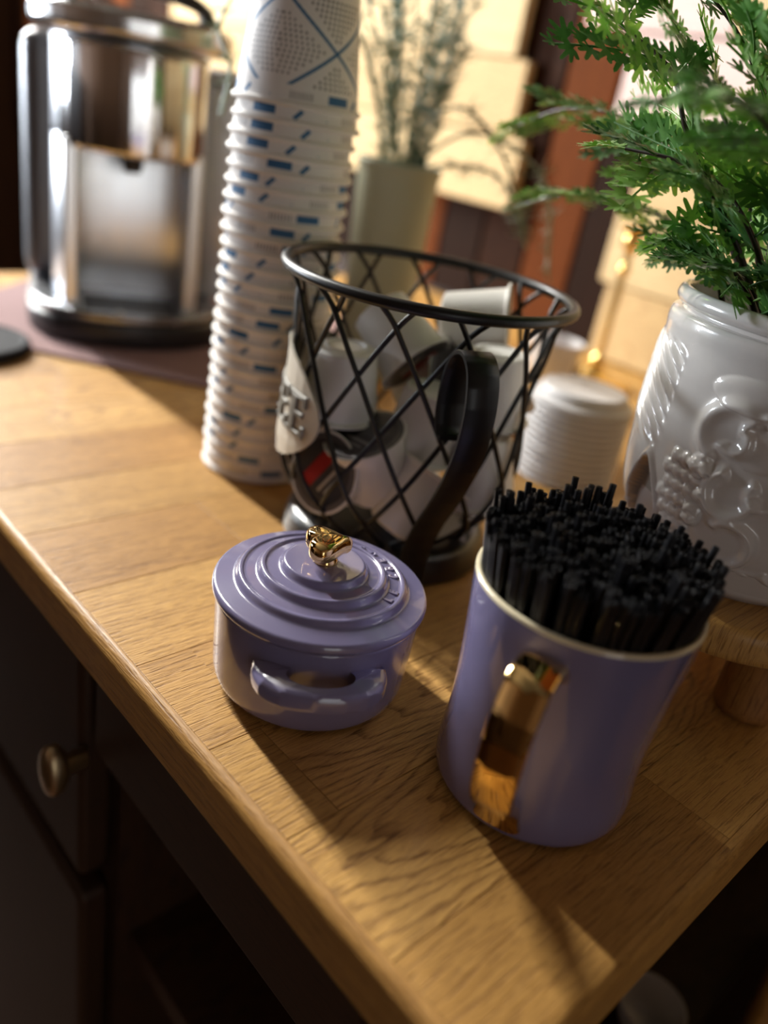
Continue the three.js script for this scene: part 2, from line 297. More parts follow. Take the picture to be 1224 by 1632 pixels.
// ---------------------------------------------------------------- mug with black stir straws
const MUG = [-0.1292, 0, -0.2639];
{
  const mug = thing('stoneware_mug', 'lavender mug with cream rim and gold handle, full of straws', 'mug', MUG);
  part('body', lathe([[0, 0.002], [0.036, 0.002], [0.039, 0.0005, 0.002], [0.0428, 0.003, 0.004], [0.0434, 0.012, 0.006], [0.0418, 0.028, 0.012], [0.0424, 0.05, 0.02], [0.0438, 0.073, 0.02], [0.0455, 0.094, 0.01], [0.0459, 0.0992]], 128, 8), lavMug, mug);
  part('lining', lathe([[0.0459, 0.0992], [0.0457, 0.1008, 0.0012], [0.0434, 0.1008, 0.0012], [0.0415, 0.08, 0.02], [0.0393, 0.03, 0.01], [0.038, 0.008, 0.005], [0, 0.006]], 128, 6), cream, mug, 'cream glazed rim and inside');
  const dir = V(0.311, 0, 0.95).normalize(), at = (r, h) => V(dir.x * r, h, dir.z * r), side = V(dir.z, 0, -dir.x);
  const hp = [[0.0415, 0.084], [0.047, 0.0885], [0.056, 0.0915], [0.0645, 0.0885], [0.0705, 0.078], [0.0722, 0.065], [0.0705, 0.05], [0.065, 0.037], [0.056, 0.0295], [0.049, 0.0225], [0.0448, 0.014], [0.0425, 0.0095]].map((p) => at(...p));
  part('handle', sweep(hp, side, oval(0.0082, 0.003, 24, 3), 96, (t) => 1 + 0.22 * (Math.exp(-t * 14) + Math.exp(-(1 - t) * 14))), gold, mug, 'gold plated handle');
  // straws: 300 as things, the rest as one bunch
  const straw = lathe([[0.00115, 0.1], [0.00115, 0.115], [0.0015, 0.115], [0.0015, 0]], 9, 1);
  const strawMat = M({ color: new THREE.Color(0.006, 0.006, 0.008), roughness: 0.32 });
  const spots = [];
  const ring = (r) => Math.floor((2 * Math.PI * r) / 0.0033);
  for (let r = 0.0418; r > 0.001; r -= 0.0031) { const n = Math.max(1, ring(r)), ph = rnd() * 6; for (let k = 0; k < n; k++) spots.push([r + R(-0.0004, 0.0004), ph + (k / n) * 2 * Math.PI + R(-0.02, 0.02)]); }
  const mats = spots.map(([r, a], i) => {
    const swirl = R(-0.06, 0.06), rb = r * 0.66, base = V(Math.cos(a) * rb, 0.0075 + R(0, 0.002), Math.sin(a) * rb), th = 0.095;
    const top = V(Math.cos(a + swirl) * r * 0.985, th, Math.sin(a + swirl) * r * 0.985);
    const d = top.sub(base).normalize();
    const lift = (rnd() < 0.06 ? R(0.003, 0.009) : R(-0.004, 0.002)) - r * r * 1.2;
    base.addScaledVector(d, lift);
    if (base.y < 0.0072) base.addScaledVector(d, (0.0072 - base.y) / d.y);
    const q = new THREE.Quaternion().setFromUnitVectors(V(0, 1, 0), d);
    return { m: new THREE.Matrix4().compose(base.add(V(...MUG)), q, V(1, 1 + (lift < 0 ? lift * 5 : 0), 1)), r };
  });
  // nearest the eye and the rim first
  const order = mats.map((o, i) => [i, o.r]).sort((a, b) => b[1] - a[1]).map((o) => o[0]);
  const first = shade(new THREE.Mesh(straw, strawMat));
  first.userData = { label: 'thin black plastic stir straw in the packed bunch standing in the lavender mug', category: 'straw', group: 'black stir straws in the lavender mug' };
  const count = Math.min(300, order.length);
  for (let k = 0; k < count; k++) { const o = k ? first.clone() : first; o.userData = { ...first.userData }; o.name = numbered('stir_straw'); mats[order[k]].m.decompose(o.position, o.quaternion, o.scale); scene.add(o); }
  if (order.length > count) {
    const im = shade(new THREE.InstancedMesh(straw, strawMat, order.length - count));
    for (let k = count; k < order.length; k++) im.setMatrixAt(k - count, mats[order[k]].m);
    im.name = 'stir_straw_bunch'; im.userData = { kind: 'stuff', label: 'middle of the packed bunch of black stir straws in the mug', category: 'straws' }; scene.add(im);
  }
}

// ---------------------------------------------------------------- wire basket
const BAS = V(-0.3294, 0, -0.3564);
const bprof = [[0.0845, 0.1686], [0.0785, 0.159], [0.0755, 0.14], [0.0732, 0.118], [0.0735, 0.09], [0.0752, 0.066], [0.0735, 0.05], [0.067, 0.037], [0.058, 0.025], [0.05, 0.018]];
const bcurve = new THREE.CatmullRomCurve3(bprof.map((p) => V(p[0], p[1], 0)));
const CAMA = Math.atan2(0.3564, 0.3294); // direction of the camera seen from the basket
{
  const bk = thing('wire_basket', 'black wire basket with diamond mesh, curled strap handle and letter plate', 'basket', [BAS.x, 0, BAS.z]);
  part('rim', new THREE.TorusGeometry(0.0845, 0.0032, 14, 120).rotateX(Math.PI / 2).translate(0, 0.1686, 0), black, bk);
  part('base', lathe([[0, 0.0005], [0.066, 0.0005, 0.001], [0.0682, 0.002, 0.002], [0.0665, 0.012, 0.006], [0.0625, 0.0185, 0.004], [0.054, 0.0195, 0.002], [0, 0.0195]], 96), M({ color: new THREE.Color(0.01, 0.01, 0.011), roughness: 0.32, clearcoat: 0.6, clearcoatRoughness: 0.25 }), bk, 'glossy black base');
  // theta measured so that + is to the right of the viewer
  const dir = (deg) => { const a = CAMA - deg * D; return [Math.cos(a), Math.sin(a)]; };
  for (let k = 0; k < 13; k++) for (const [st, sg] of [[-72 + k * 27.7, 1], [-30 + k * 27.7, -1]]) {
    const pts = [];
    for (let i = 0; i <= 14; i++) { const t = i / 14, p = bcurve.getPointAt(t), tt = t, [c, s] = dir(st + sg * 74 * tt); pts.push(V(c * (p.x - (sg > 0 ? 0 : 0.0017)), p.y, s * (p.x - (sg > 0 ? 0 : 0.0017)))); }
    part('wire', tube(pts, 0.00155, 36, 7), black, bk);
  }
  // strap handle
  const [hc, hs] = dir(17);
  const [h2c, h2s] = dir(25);
  const P = (r, h) => { const e = r - 0.0705; return V(hc * 0.0705 + h2c * e, h, hs * 0.0705 + h2s * e); };
  const hp = [[0.0705, 0.003], [0.0705, 0.02], [0.073, 0.034], [0.081, 0.052], [0.0925, 0.072], [0.1015, 0.092], [0.1065, 0.112], [0.106, 0.132], [0.0995, 0.1475], [0.09, 0.1525], [0.0805, 0.148], [0.0762, 0.137], [0.0758, 0.124], [0.078, 0.112], [0.0825, 0.1055], [0.087, 0.1055]].map((p) => P(...p));
  part('handle', sweep(hp, V(-h2s, 0, h2c), [[-0.0088, -0.0009], [-0.0084, -0.0012], [0.0084, -0.0012], [0.0088, -0.0009], [0.0088, 0.0009], [0.0084, 0.0012], [-0.0084, 0.0012], [-0.0088, 0.0009]], 110), black, bk, 'curled flat metal strap handle');
  // oval letter plate wrapped round the left side
  const plateMat = M({ color: srgb(196, 190, 178), roughness: 0.5, metalness: 0.35 });
  const ca = -93, hl = 56, hh = 0.034, hy = 0.089, N = 60, K = 14;
  const pos = [], idx = [];
  const prad = (h) => { let best = 0.075; for (let i = 0; i + 1 < bprof.length; i++) if (h <= bprof[i][1] && h >= bprof[i + 1][1]) { const t = (bprof[i][1] - h) / (bprof[i][1] - bprof[i + 1][1]); best = bprof[i][0] + (bprof[i + 1][0] - bprof[i][0]) * t; } return best; };
  for (const off of [0.0022, 0.0038]) for (let i = 0; i <= N; i++) for (let j = 0; j <= K; j++) {
    const x = -1 + (2 * i) / N, half = hh * Math.pow(Math.max(0, 1 - Math.abs(x) ** 2.2), 0.62) + 0.002, h = hy + half * (-1 + (2 * j) / K), [c, s] = dir(ca + x * hl), r = prad(h) + off;
    pos.push(c * r, h, s * r);
  }
  const W = K + 1, L = (N + 1) * W;
  for (let i = 0; i < N; i++) for (let j = 0; j < K; j++) { const a = i * W + j; idx.push(a, a + W, a + 1, a + 1, a + W, a + W + 1, L + a, L + a + 1, L + a + W, L + a + 1, L + a + W + 1, L + a + W); }
  for (let i = 0; i < N; i++) for (const j of [0, K]) { const a = i * W + j; idx.push(a, L + a, a + W, L + a, L + a + W, a + W); }
  for (let j = 0; j < K; j++) for (const i of [0, N]) { const a = i * W + j; idx.push(a, a + 1, L + a, L + a, a + 1, L + a + 1); }
  let pg = new THREE.BufferGeometry(); pg.setAttribute('position', new THREE.Float32BufferAttribute(pos, 3)); pg.setIndex(idx); pg.computeVertexNormals(); pg = BGU.toCreasedNormals(pg, 0.7);
  const plate = part('letter_plate', pg, plateMat, bk, 'pale oval metal plate');
  const tg = new TextGeometry('COFFEE', { font: serif, size: 0.024, depth: 0.0012, curveSegments: 3, bevelEnabled: true, bevelThickness: 0.0006, bevelSize: 0.0005, bevelSegments: 1 });
  tg.computeBoundingBox(); const tw = tg.boundingBox.max.x, tp = tg.attributes.position;
  for (let i = 0; i < tp.count; i++) {
    const x = (tp.getX(i) - tw / 2) * 0.95, h = hy - 0.011 + tp.getY(i), [c, s] = dir(ca + (x / 0.075) / D), r = prad(h) + 0.0037 + tp.getZ(i);
    tp.setXYZ(i, c * r, h, s * r);
  }
  tg.computeVertexNormals();
  part('lettering', tg, M({ color: srgb(122, 118, 110), roughness: 0.6, metalness: 0.1 }), plate, 'raised capital letters');
}

// ---------------------------------------------------------------- coffee pods
const podWhite = M({ color: srgb(236, 234, 230), roughness: 0.36, transmission: 0 });
const foilTex = (c1, c2) => canvasTex(128, 128, (g, w) => {
  g.fillStyle = '#6d6a6c'; g.fillRect(0, 0, w, w); g.fillStyle = '#4b484b'; g.beginPath(); g.arc(64, 64, 52, 0, 7); g.fill();
  g.fillStyle = c1; g.fillRect(30, 40, 68, 24); g.fillStyle = c2; g.fillRect(38, 76, 52, 6); g.fillRect(44, 88, 40, 4);
});
const foils = [foilTex('#b23030', '#c9c4bc'), foilTex('#a89a3a', '#d8cf9a'), foilTex('#5f5c60', '#8f8b8d')].map((m) => M({ map: m, metalness: 0.55, roughness: 0.4 }));
{
  const body = lathe([[0, 0.0005], [0.0165, 0.0005, 0.001], [0.0178, 0.0018, 0.001], [0.0185, 0.0018], [0.0222, 0.038, 0.001], [0.0226, 0.0415, 0.0006], [0.0252, 0.0418, 0.0004], [0.0256, 0.0435, 0.0005], [0.0246, 0.0438], [0.0238, 0.043], [0, 0.043]], 48, 3);
  const ridge = lathe([[0.0112, 0.0004], [0.0114, -0.0006, 0.0003], [0.0122, -0.0006, 0.0003], [0.0124, 0.0004]], 36, 2);
  const lidg = new THREE.CylinderGeometry(0.0238, 0.0238, 0.0006, 48).translate(0, 0.0434, 0);
  { const p = lidg.attributes.position, n = lidg.attributes.normal, u = lidg.attributes.uv; for (let i = 0; i < p.count; i++) if (n.getY(i) > 0.5) u.setXY(i, 0.5 + p.getX(i) / 0.05, 0.5 - p.getZ(i) / 0.05); }
  // [right, towards the eye, up] of the pod's middle from the basket axis, lid direction, foil, label
  const W = (rt, tw, h) => { const c = V(Math.cos(CAMA), 0, Math.sin(CAMA)), r = V(c.z, 0, -c.x); return r.multiplyScalar(rt).addScaledVector(c, tw).add(V(0, h, 0)); };
  const list = [
    [-0.014, 0.03, 0.061, [-0.35, 0.25, 0.9], 2, 'white coffee pod standing lid up behind the front wires of the basket'],
    [-0.041, 0.012, 0.103, [0.05, -0.05, -1], 2, 'cream coffee pod upside down above the letter plate inside the basket'],
    [-0.014, -0.018, 0.128, [0.72, 0.42, -0.62], 0, 'large tilted white pod left of centre near the basket rim'],
    [0.013, 0.012, 0.088, [-0.1, 0, -1], 2, 'grey shaded pod upside down in the middle of the basket'],
    [-0.03, 0.026, 0.05, [-0.5, 0.72, 0.2], 0, 'coffee pod showing dark lid with red print, low on the left'],
    [0.049, 0.0, 0.114, [0.08, -0.05, -1], 2, 'bright white upturned pod right behind the strap handle'],
    [0.052, 0.014, 0.064, [0.15, 0.1, -1], 2, 'pod upside down under the bright one at the right'],
    [0.033, -0.046, 0.14, [0.9, 0.1, 0.15], 2, 'pod lying on its side just under the back of the rim'],
    [0.012, -0.036, 0.1, [0.6, 0.5, 0.4], 1, 'coffee pod with yellow print on its lid, behind the handle'],
    [0.016, 0.036, 0.043, [0.4, -0.3, 0.75], 2, 'grey pod low in the middle, left of the strap handle'],
    [-0.046, -0.03, 0.062, [-0.4, -0.5, 0.5], 2, 'pod deep in the basket behind the letter plate'],
    [0.0, -0.03, 0.05, [0.3, 0.2, -0.9], 2, 'hidden pod at the basket bottom behind the middle ones'],
    [0.05, -0.034, 0.09, [0.5, -0.4, 0.6], 2, 'pod at the back right of the basket against the wires'],
  ];
  list.forEach(([a, b, h, dv, f, label], i) => {
    const t = thing('coffee_pod', label, 'coffee pod', [0, 0, 0], 0, 'single serve coffee pods in the wire basket');
    part('cup', body, podWhite, t); part('foot_ring', ridge, podWhite, t); part('foil_lid', lidg, foils[f], t, 'printed foil lid');
    const d = W(dv[0], dv[1], dv[2]).normalize();
    t.quaternion.setFromUnitVectors(V(0, 1, 0), d);
    if (i === 4) t.rotateY(1.2);
    t.position.copy(BAS).add(W(a, b, h)).addScaledVector(d, -0.022);
  });
}

// ---------------------------------------------------------------- stack of paper cups
{
  const cupTex = canvasTex(1024, 512, (g, w, h) => {
    g.fillStyle = '#ece7e4'; g.fillRect(0, 0, w, h);
    const cell = w / 3, mid = 335, hw = cell / 2, hh = 150; // y = 512 is the rim, y = 0 the base
    for (let i = -1; i < 4; i++) {
      const cx = i * cell + hw;
      g.fillStyle = '#8d8885';
      for (let y = 40; y < hh; y += 15) for (let x = -(y - 30) * 0.9; x < (y - 30) * 0.9; x += 15) { g.fillRect(cx + x, mid - y, 7, 9); if (y < 110) g.fillRect(cx + x, mid + y, 7, 9); }
      for (let y = -90; y < 90; y += 15) for (let x = 44 + Math.abs(y) * 1.2; x < hw; x += 15) { g.fillRect(cx + x, mid + y, 6, 8); g.fillRect(cx - x, mid + y, 6, 8); }
      g.strokeStyle = '#3a6c9a'; g.lineWidth = 9;
      for (const m of [mid, mid - 2 * hh]) { g.beginPath(); g.moveTo(cx - hw, m - hh); g.lineTo(cx + hw, m + hh); g.moveTo(cx + hw, m - hh); g.lineTo(cx - hw, m + hh); g.stroke(); }
      g.fillStyle = '#ece7e4'; g.fillRect(cx - hw, 445, cell, 67);
      g.fillStyle = '#3a6c9a';
      g.fillRect(cx - 46 + i * 14, 458, 66, 26);
      g.lineWidth = 12; g.beginPath(); g.moveTo(cx + 96 - i * 12, 488); g.lineTo(cx + 116 - i * 12, 462); g.stroke();
      g.fillStyle = '#a09b98'; for (let x = -120; x < -62; x += 9) g.fillRect(cx + x, 462, 4, 22);
    }
  });
  const paper = M({ map: cupTex, roughness: 0.72 }), paperPlain = M({ color: srgb(236, 231, 226), roughness: 0.7 });
  const SX = -0.4566, SZ = -0.3413, n = 26, step = 0.00975;
  // an upside-down cup: rim at the bottom
  const wall = lathe([[0.0385, 0.0015], [0.0272, 0.0925, 0.0006], [0.0265, 0.0925], [0.0377, 0.0015]], 72, 2);
  { const p = wall.attributes.position, u = wall.attributes.uv; for (let i = 0; i < p.count; i++) u.setXY(i, u.getX(i), p.getY(i) / 0.0925); }
  const floorDisc = new THREE.CylinderGeometry(0.0268, 0.0268, 0.0008, 48).translate(0, 0.086, 0);
  const roll = new THREE.TorusGeometry(0.0387, 0.0019, 10, 72).rotateX(Math.PI / 2).translate(0, 0.0019, 0);
  let proto;
  const ord = ['lowest', 'second', 'third', 'fourth', 'fifth', 'sixth', 'seventh', 'eighth', 'ninth', 'tenth', 'eleventh', 'twelfth', 'thirteenth'];
  for (let k = 0; k < n; k++) {
    const fromTop = n - 1 - k;
    const label = k === 0 ? 'lowest paper cup of the tall stack, standing on the oak counter' : fromTop === 0 ? 'topmost upside down paper cup with its blue crossed lines fully showing' : k < 13 ? `patterned paper cup, ${ord[k]} from the bottom of the tall stack` : `patterned paper cup, ${ord[fromTop]} from the top of the tall stack`;
    let c;
    if (!k) { c = thing('paper_cup', label, 'paper cup', [0, 0, 0], 0, 'stack of upside down paper cups'); part('cup_wall', wall, paper, c); part('rolled_rim', roll, paperPlain, c); part('cup_base', floorDisc, paperPlain, c); proto = c; }
    else c = copyOf(proto, 'paper_cup', label);
    c.position.set(SX + R(-0.0006, 0.0006), k * step, SZ + R(-0.0006, 0.0006)); c.rotation.y = fromTop === 0 ? 0.55 : R(0, 6.28);
  }
}

// ---------------------------------------------------------------- coffee machine
{
  const km = thing('coffee_machine', 'silver and black single serve coffee machine on grey cloth', 'coffee machine', [-0.81, 0.004, -0.41], Math.atan2(0.924, 0.381));
  const steel = M({ color: new THREE.Color(0.55, 0.55, 0.57), metalness: 1, roughness: 0.32 });
  const chrome = M({ color: new THREE.Color(0.82, 0.82, 0.83), metalness: 1, roughness: 0.16 });
  const greyPlastic = M({ color: new THREE.Color(0.84, 0.87, 0.9), roughness: 0.3, metalness: 1 });
  const blackPlastic = M({ color: new THREE.Color(0.014, 0.014, 0.018), roughness: 0.35 });
  const ext = (s, y0, y1, bev = 0.003) => BGU.toCreasedNormals(new THREE.ExtrudeGeometry(s, { depth: y1 - y0 - 2 * bev, bevelEnabled: true, bevelThickness: bev, bevelSize: bev, bevelOffset: -bev, bevelSegments: 3, curveSegments: 40 }).rotateX(-Math.PI / 2).translate(0, y0 + bev, 0), 0.6);
  // shapes drawn with -y to the front
  const foot = (r, ex) => { const s = new THREE.Shape(); s.moveTo(r, 0.2); s.lineTo(r, -0.02); s.bezierCurveTo(r, -0.075 - ex, 0.05, -0.1 - ex, 0, -0.1 - ex); s.bezierCurveTo(-0.05, -0.1 - ex, -r, -0.075 - ex, -r, -0.02); s.lineTo(-r, 0.2); return s; };
  part('base', ext(foot(0.096, 0.004), 0, 0.022), blackPlastic, km, 'black rounded base');
  const tray = part('drip_tray', ext(foot(0.092, 0), 0.0215, 0.031), M({ color: new THREE.Color(0.3, 0.31, 0.33), metalness: 0.9, roughness: 0.22 }), km, 'grey metal drip tray');
  for (let k = -3; k <= 3; k++) part('slot', box(0.09, 0.0016, 0.004, 0, 0.0312, 0.055 + k * 0.009, 0.0006), blackPlastic, tray);
  part('screw', new THREE.SphereGeometry(0.004, 16, 10).scale(1, 0.5, 1).translate(-0.012, 0.0315, 0.092), chrome, tray);
  // round column with the cup bay cut out of its front
  const c = new THREE.Shape(); const Rb = 0.072, g = 0.052;
  c.absarc(0, 0, Rb, -Math.PI / 2 + Math.asin(g / Rb), -Math.PI / 2 - Math.asin(g / Rb) + 2 * Math.PI, false);
  c.lineTo(-g, 0.02); c.bezierCurveTo(-0.03, 0.045, 0.03, 0.045, g, 0.02);
  part('column', ext(c, 0.03, 0.18), steel, km, 'brushed metal column');
  part('bay_panel', ext((() => { const s = new THREE.Shape(); s.moveTo(-g, 0.012); s.bezierCurveTo(-0.03, 0.02, 0.03, 0.02, g, 0.012); s.lineTo(g, 0.006); s.bezierCurveTo(0.03, 0.014, -0.03, 0.014, -g, 0.006); return s; })(), 0.03, 0.18, 0.0008), greyPlastic, km, 'grey panel at the back of the cup bay');
  for (const sg of [-1, 1]) part('bay_frame', box(0.013, 0.15, 0.012, sg * 0.056, 0.105, 0.062, 0.003), M({ color: new THREE.Color(0.85, 0.85, 0.85), metalness: 0.9, roughness: 0.28 }), km, 'bright upright trim');
  const up = new THREE.Shape(); up.absarc(0, 0, Rb, 0, Math.PI * 2, false);
  part('housing', ext(up, 0.179, 0.262), steel, km, 'upper metal housing');
  const head = new THREE.Shape(); head.absarc(0, -0.036, 0.066, 0, Math.PI * 2, false);
  part('brew_head', ext(head, 0.172, 0.258, 0.004), chrome, km, 'polished chrome brew head');
  part('nozzle', new THREE.CylinderGeometry(0.012, 0.008, 0.018, 24).translate(0, 0.163, 0.036), blackPlastic, km);
  const lidS = new THREE.Shape(); lidS.absellipse(0, -0.02, 0.09, 0.082, 0, Math.PI * 2);
  const kl = part('lid', ext(lidS, 0.263, 0.286, 0.008), M({ color: new THREE.Color(0.66, 0.66, 0.66), metalness: 0.9, roughness: 0.25 }), km, 'silver lid');
  part('lid_handle', sweep([V(-0.06, 0.286, 0.055), V(-0.05, 0.298, 0.072), V(0, 0.304, 0.086), V(0.05, 0.298, 0.072), V(0.06, 0.286, 0.055)], V(0, 1, 0.2), oval(0.006, 0.008), 30), blackPlastic, kl, 'black lid handle');
  part('button_panel', box(0.05, 0.006, 0.03, -0.01, 0.288, 0.0, 0.002), blackPlastic, kl);
  const rs = new THREE.Shape(); rs.moveTo(0.074, 0.02); rs.bezierCurveTo(0.095, -0.005, 0.13, 0.0, 0.14, 0.05); rs.lineTo(0.14, 0.17); rs.lineTo(0.074, 0.17); rs.lineTo(0.074, 0.02);
  part('water_tank', ext(rs, 0.03, 0.24, 0.004), M({ color: new THREE.Color(0.75, 0.75, 0.8), roughness: 0.22, metalness: 0.3 }), km, 'smoky grey water tank');
  part('tank_lid', ext(rs, 0.2405, 0.256, 0.005), M({ color: new THREE.Color(0.5, 0.5, 0.52), metalness: 0.6, roughness: 0.35 }), km);
  part('rear_housing', box(0.17, 0.232, 0.16, -0.014, 0.146, -0.11, 0.018), M({ color: new THREE.Color(0.16, 0.16, 0.17), roughness: 0.35, metalness: 0.6 }), km);
}
{ // cloth and coaster
  const W = 40, H = 30, g = new THREE.PlaneGeometry(0.4, 0.36, W, H).rotateX(-Math.PI / 2), p = g.attributes.position;
  for (let i = 0; i < p.count; i++) p.setY(i, 0.0028 + 0.0012 * fbm(p.getX(i) * 22, p.getZ(i) * 22, 5, 2) + 0.0022 * smooth(0.6, 0.8, noise(p.getX(i) * 14, p.getZ(i) * 40, 8)) * smooth(0.13, 0.16, p.getZ(i)));
  const under = g.clone(); { const q = under.attributes.position; for (let i = 0; i < q.count; i++) q.setY(i, 0.0004); }
  g.computeVertexNormals();
  const hem = merge([box(0.4, 0.0026, 0.006, 0, 0.0018, 0.179, 0.001), box(0.4, 0.0026, 0.006, 0, 0.0018, -0.179, 0.001), box(0.006, 0.0026, 0.36, 0.199, 0.0018, 0, 0.001), box(0.006, 0.0026, 0.36, -0.199, 0.0018, 0, 0.001)]);
  const t = thing('cloth_mat', 'dusty mauve cloth mat under the coffee machine', 'mat', [-0.8, 0, -0.465], 39.7 * D);
  const weave = dataTex(128, 128, (x, y) => { const v = 150 + 40 * (((x >> 1) + (y >> 1)) & 1) + 30 * (hash(x, y, 3) - 0.5); return [v, v * 0.9, v * 0.9]; }); weave.repeat.set(40, 36);
  const cm = M({ map: weave, color: srgb(214, 190, 188), roughness: 0.95 });
  part('fabric', merge([g, under]), cm, t); part('hem', hem, cm, t);
  const c = thing('round_coaster', 'round black coaster at the left edge beside the cloth', 'coaster', [-0.757, 0, -0.232]);
  part('disc', lathe([[0, 0], [0.052, 0, 0.001], [0.054, 0.003, 0.002], [0.053, 0.01, 0.003], [0.049, 0.011, 0.001], [0.047, 0.0095, 0.001], [0, 0.0095]], 72), M({ color: new THREE.Color(0.008, 0.008, 0.012), roughness: 0.75, specularIntensity: 0.4 }), c);
}

// ---------------------------------------------------------------- sage vase with feathery plant
const VASE = [-0.6133, 0, -0.5885];
{
  const v = thing('ceramic_vase', 'sage green ribbed pot behind the wire basket holding a feathery plant', 'vase', VASE);
  const pts = [[0, 0], [0.03, 0, 0.003], [0.0325, 0.004, 0.003]];
  for (let k = 0; k < 22; k++) { const h = 0.01 + k * 0.0088, r = 0.0328 + 0.0067 * (h / 0.2); pts.push([r + 0.0006, h, 0.003], [r, h + 0.0044, 0.002]); }
  pts.push([0.0405, 0.202, 0.001], [0.041, 0.21, 0.0015], [0.0385, 0.21, 0.0015], [0.0375, 0.19], [0, 0.19]);
  part('body', lathe(pts, 72, 3), M({ color: srgb(168, 172, 150), roughness: 0.5 }), v);
  part('soil', new THREE.CylinderGeometry(0.0372, 0.0372, 0.003, 32).translate(0, 0.193, 0), M({ color: new THREE.Color(0.03, 0.02, 0.012), roughness: 1 }), v);
}
const leafMat = (r, g, b, tr = 0.25) => M({ color: srgb(r, g, b), roughness: 0.5, transmission: tr, thickness: 0, clearcoat: 0.25, clearcoatRoughness: 0.35 });
{
  const fp = thing('feathery_plant', 'feathery blue green houseplant growing in the sage green pot', 'plant', [VASE[0], 0.19, VASE[2]]);
  const greens = [leafMat(84, 124, 92), leafMat(70, 110, 66), leafMat(100, 134, 112)], arcMat = leafMat(140, 158, 128);
  const needle = new THREE.ConeGeometry(0.0011, 0.017, 5).translate(0, 0.0085, 0);
  for (let k = 0; k < 20; k++) {
    const a = R(0, 6.28), lean = R(0.015, 0.075), h = R(0.1, 0.3), r0 = R(0, 0.028), bias = V(-0.02, 0, 0.0);
    const pts = [V(Math.cos(a) * r0, 0, Math.sin(a) * r0), V(Math.cos(a) * (r0 + lean * 0.3), h * 0.45, Math.sin(a) * (r0 + lean * 0.3)).addScaledVector(bias, 0.3), V(Math.cos(a) * (r0 + lean), h, Math.sin(a) * (r0 + lean)).add(bias)];
    const cv = new THREE.CatmullRomCurve3(pts), gs = [tube(pts, 0.0009, 10, 5)];
    for (let i = 0; i < 70; i++) { const t = R(0.1, 1), p = cv.getPointAt(t), d = V(R(-1, 1), R(-0.1, 1), R(-1, 1)).normalize(), n = needle.clone().applyQuaternion(new THREE.Quaternion().setFromUnitVectors(V(0, 1, 0), d)).translate(p.x, p.y, p.z); gs.push(n); }
    part('sprig', merge(gs), greens[k % 3], fp);
  }
  const arcs = [[[0.0, 0.0, 0], [0.03, 0.06, 0.0], [0.07, 0.075, 0.0], [0.101, 0.045, -0.025], [0.133, -0.03, -0.05]], [[0, 0, 0], [0.02, 0.035, -0.02], [0.085, 0.058, -0.012], [0.135, 0.03, -0.05], [0.15, -0.05, -0.07]], [[0, 0, 0], [0.04, 0.025, -0.02], [0.09, 0.025, -0.04], [0.12, -0.01, -0.05]],
    [[0, 0, 0.01], [0.0, 0.12, 0.08], [-0.005, 0.145, 0.17], [0.0, 0.097, 0.21], [0.023, 0.07, 0.212], [0.021, 0.037, 0.216]]];
  for (const a of arcs) {
    const pts = a.map((p) => V(...p)), cv = new THREE.CatmullRomCurve3(pts), gs = [tube(pts, 0.0016, 40, 6)];
    for (let i = 0; i < 40; i++) { const t = R(0.35, 1), p = cv.getPointAt(t), d = V(R(-1, 1), R(-0.6, 0.6), R(-1, 1)).normalize(); gs.push(needle.clone().applyQuaternion(new THREE.Quaternion().setFromUnitVectors(V(0, 1, 0), d)).translate(p.x, p.y, p.z)); }
    part('trailing_stem', merge(gs), arcMat, fp);
  }
}

// ---------------------------------------------------------------- riser, embossed jar, fern
const JAR = [-0.14, 0.065, -0.428];
{
  const r = thing('wooden_riser', 'small round wooden riser with peg legs under the embossed jar', 'riser', [JAR[0], 0, JAR[2]]);
  part('top', (() => { const g = lathe([[0, 0.0455], [0.076, 0.0455, 0.002], [0.079, 0.049, 0.003], [0.079, 0.061, 0.003], [0.0765, 0.0647, 0.002], [0, 0.0647]], 96); return woodUV(g, 'z', [0.2, 0.4]); })(), oakMaterial(1, 2), r);
  for (const a of [24, 144, 264]) part('leg', lathe([[0, 0], [0.014, 0, 0.002], [0.0165, 0.004, 0.003], [0.0165, 0.042, 0.003], [0.0165, 0.046], [0, 0.046]], 28).translate(Math.cos(a * D) * 0.05, 0, Math.sin(a * D) * 0.05), M({ map: oaks[1].map, color: new THREE.Color(0.62, 0.5, 0.42), roughness: 0.6 }), r);
}
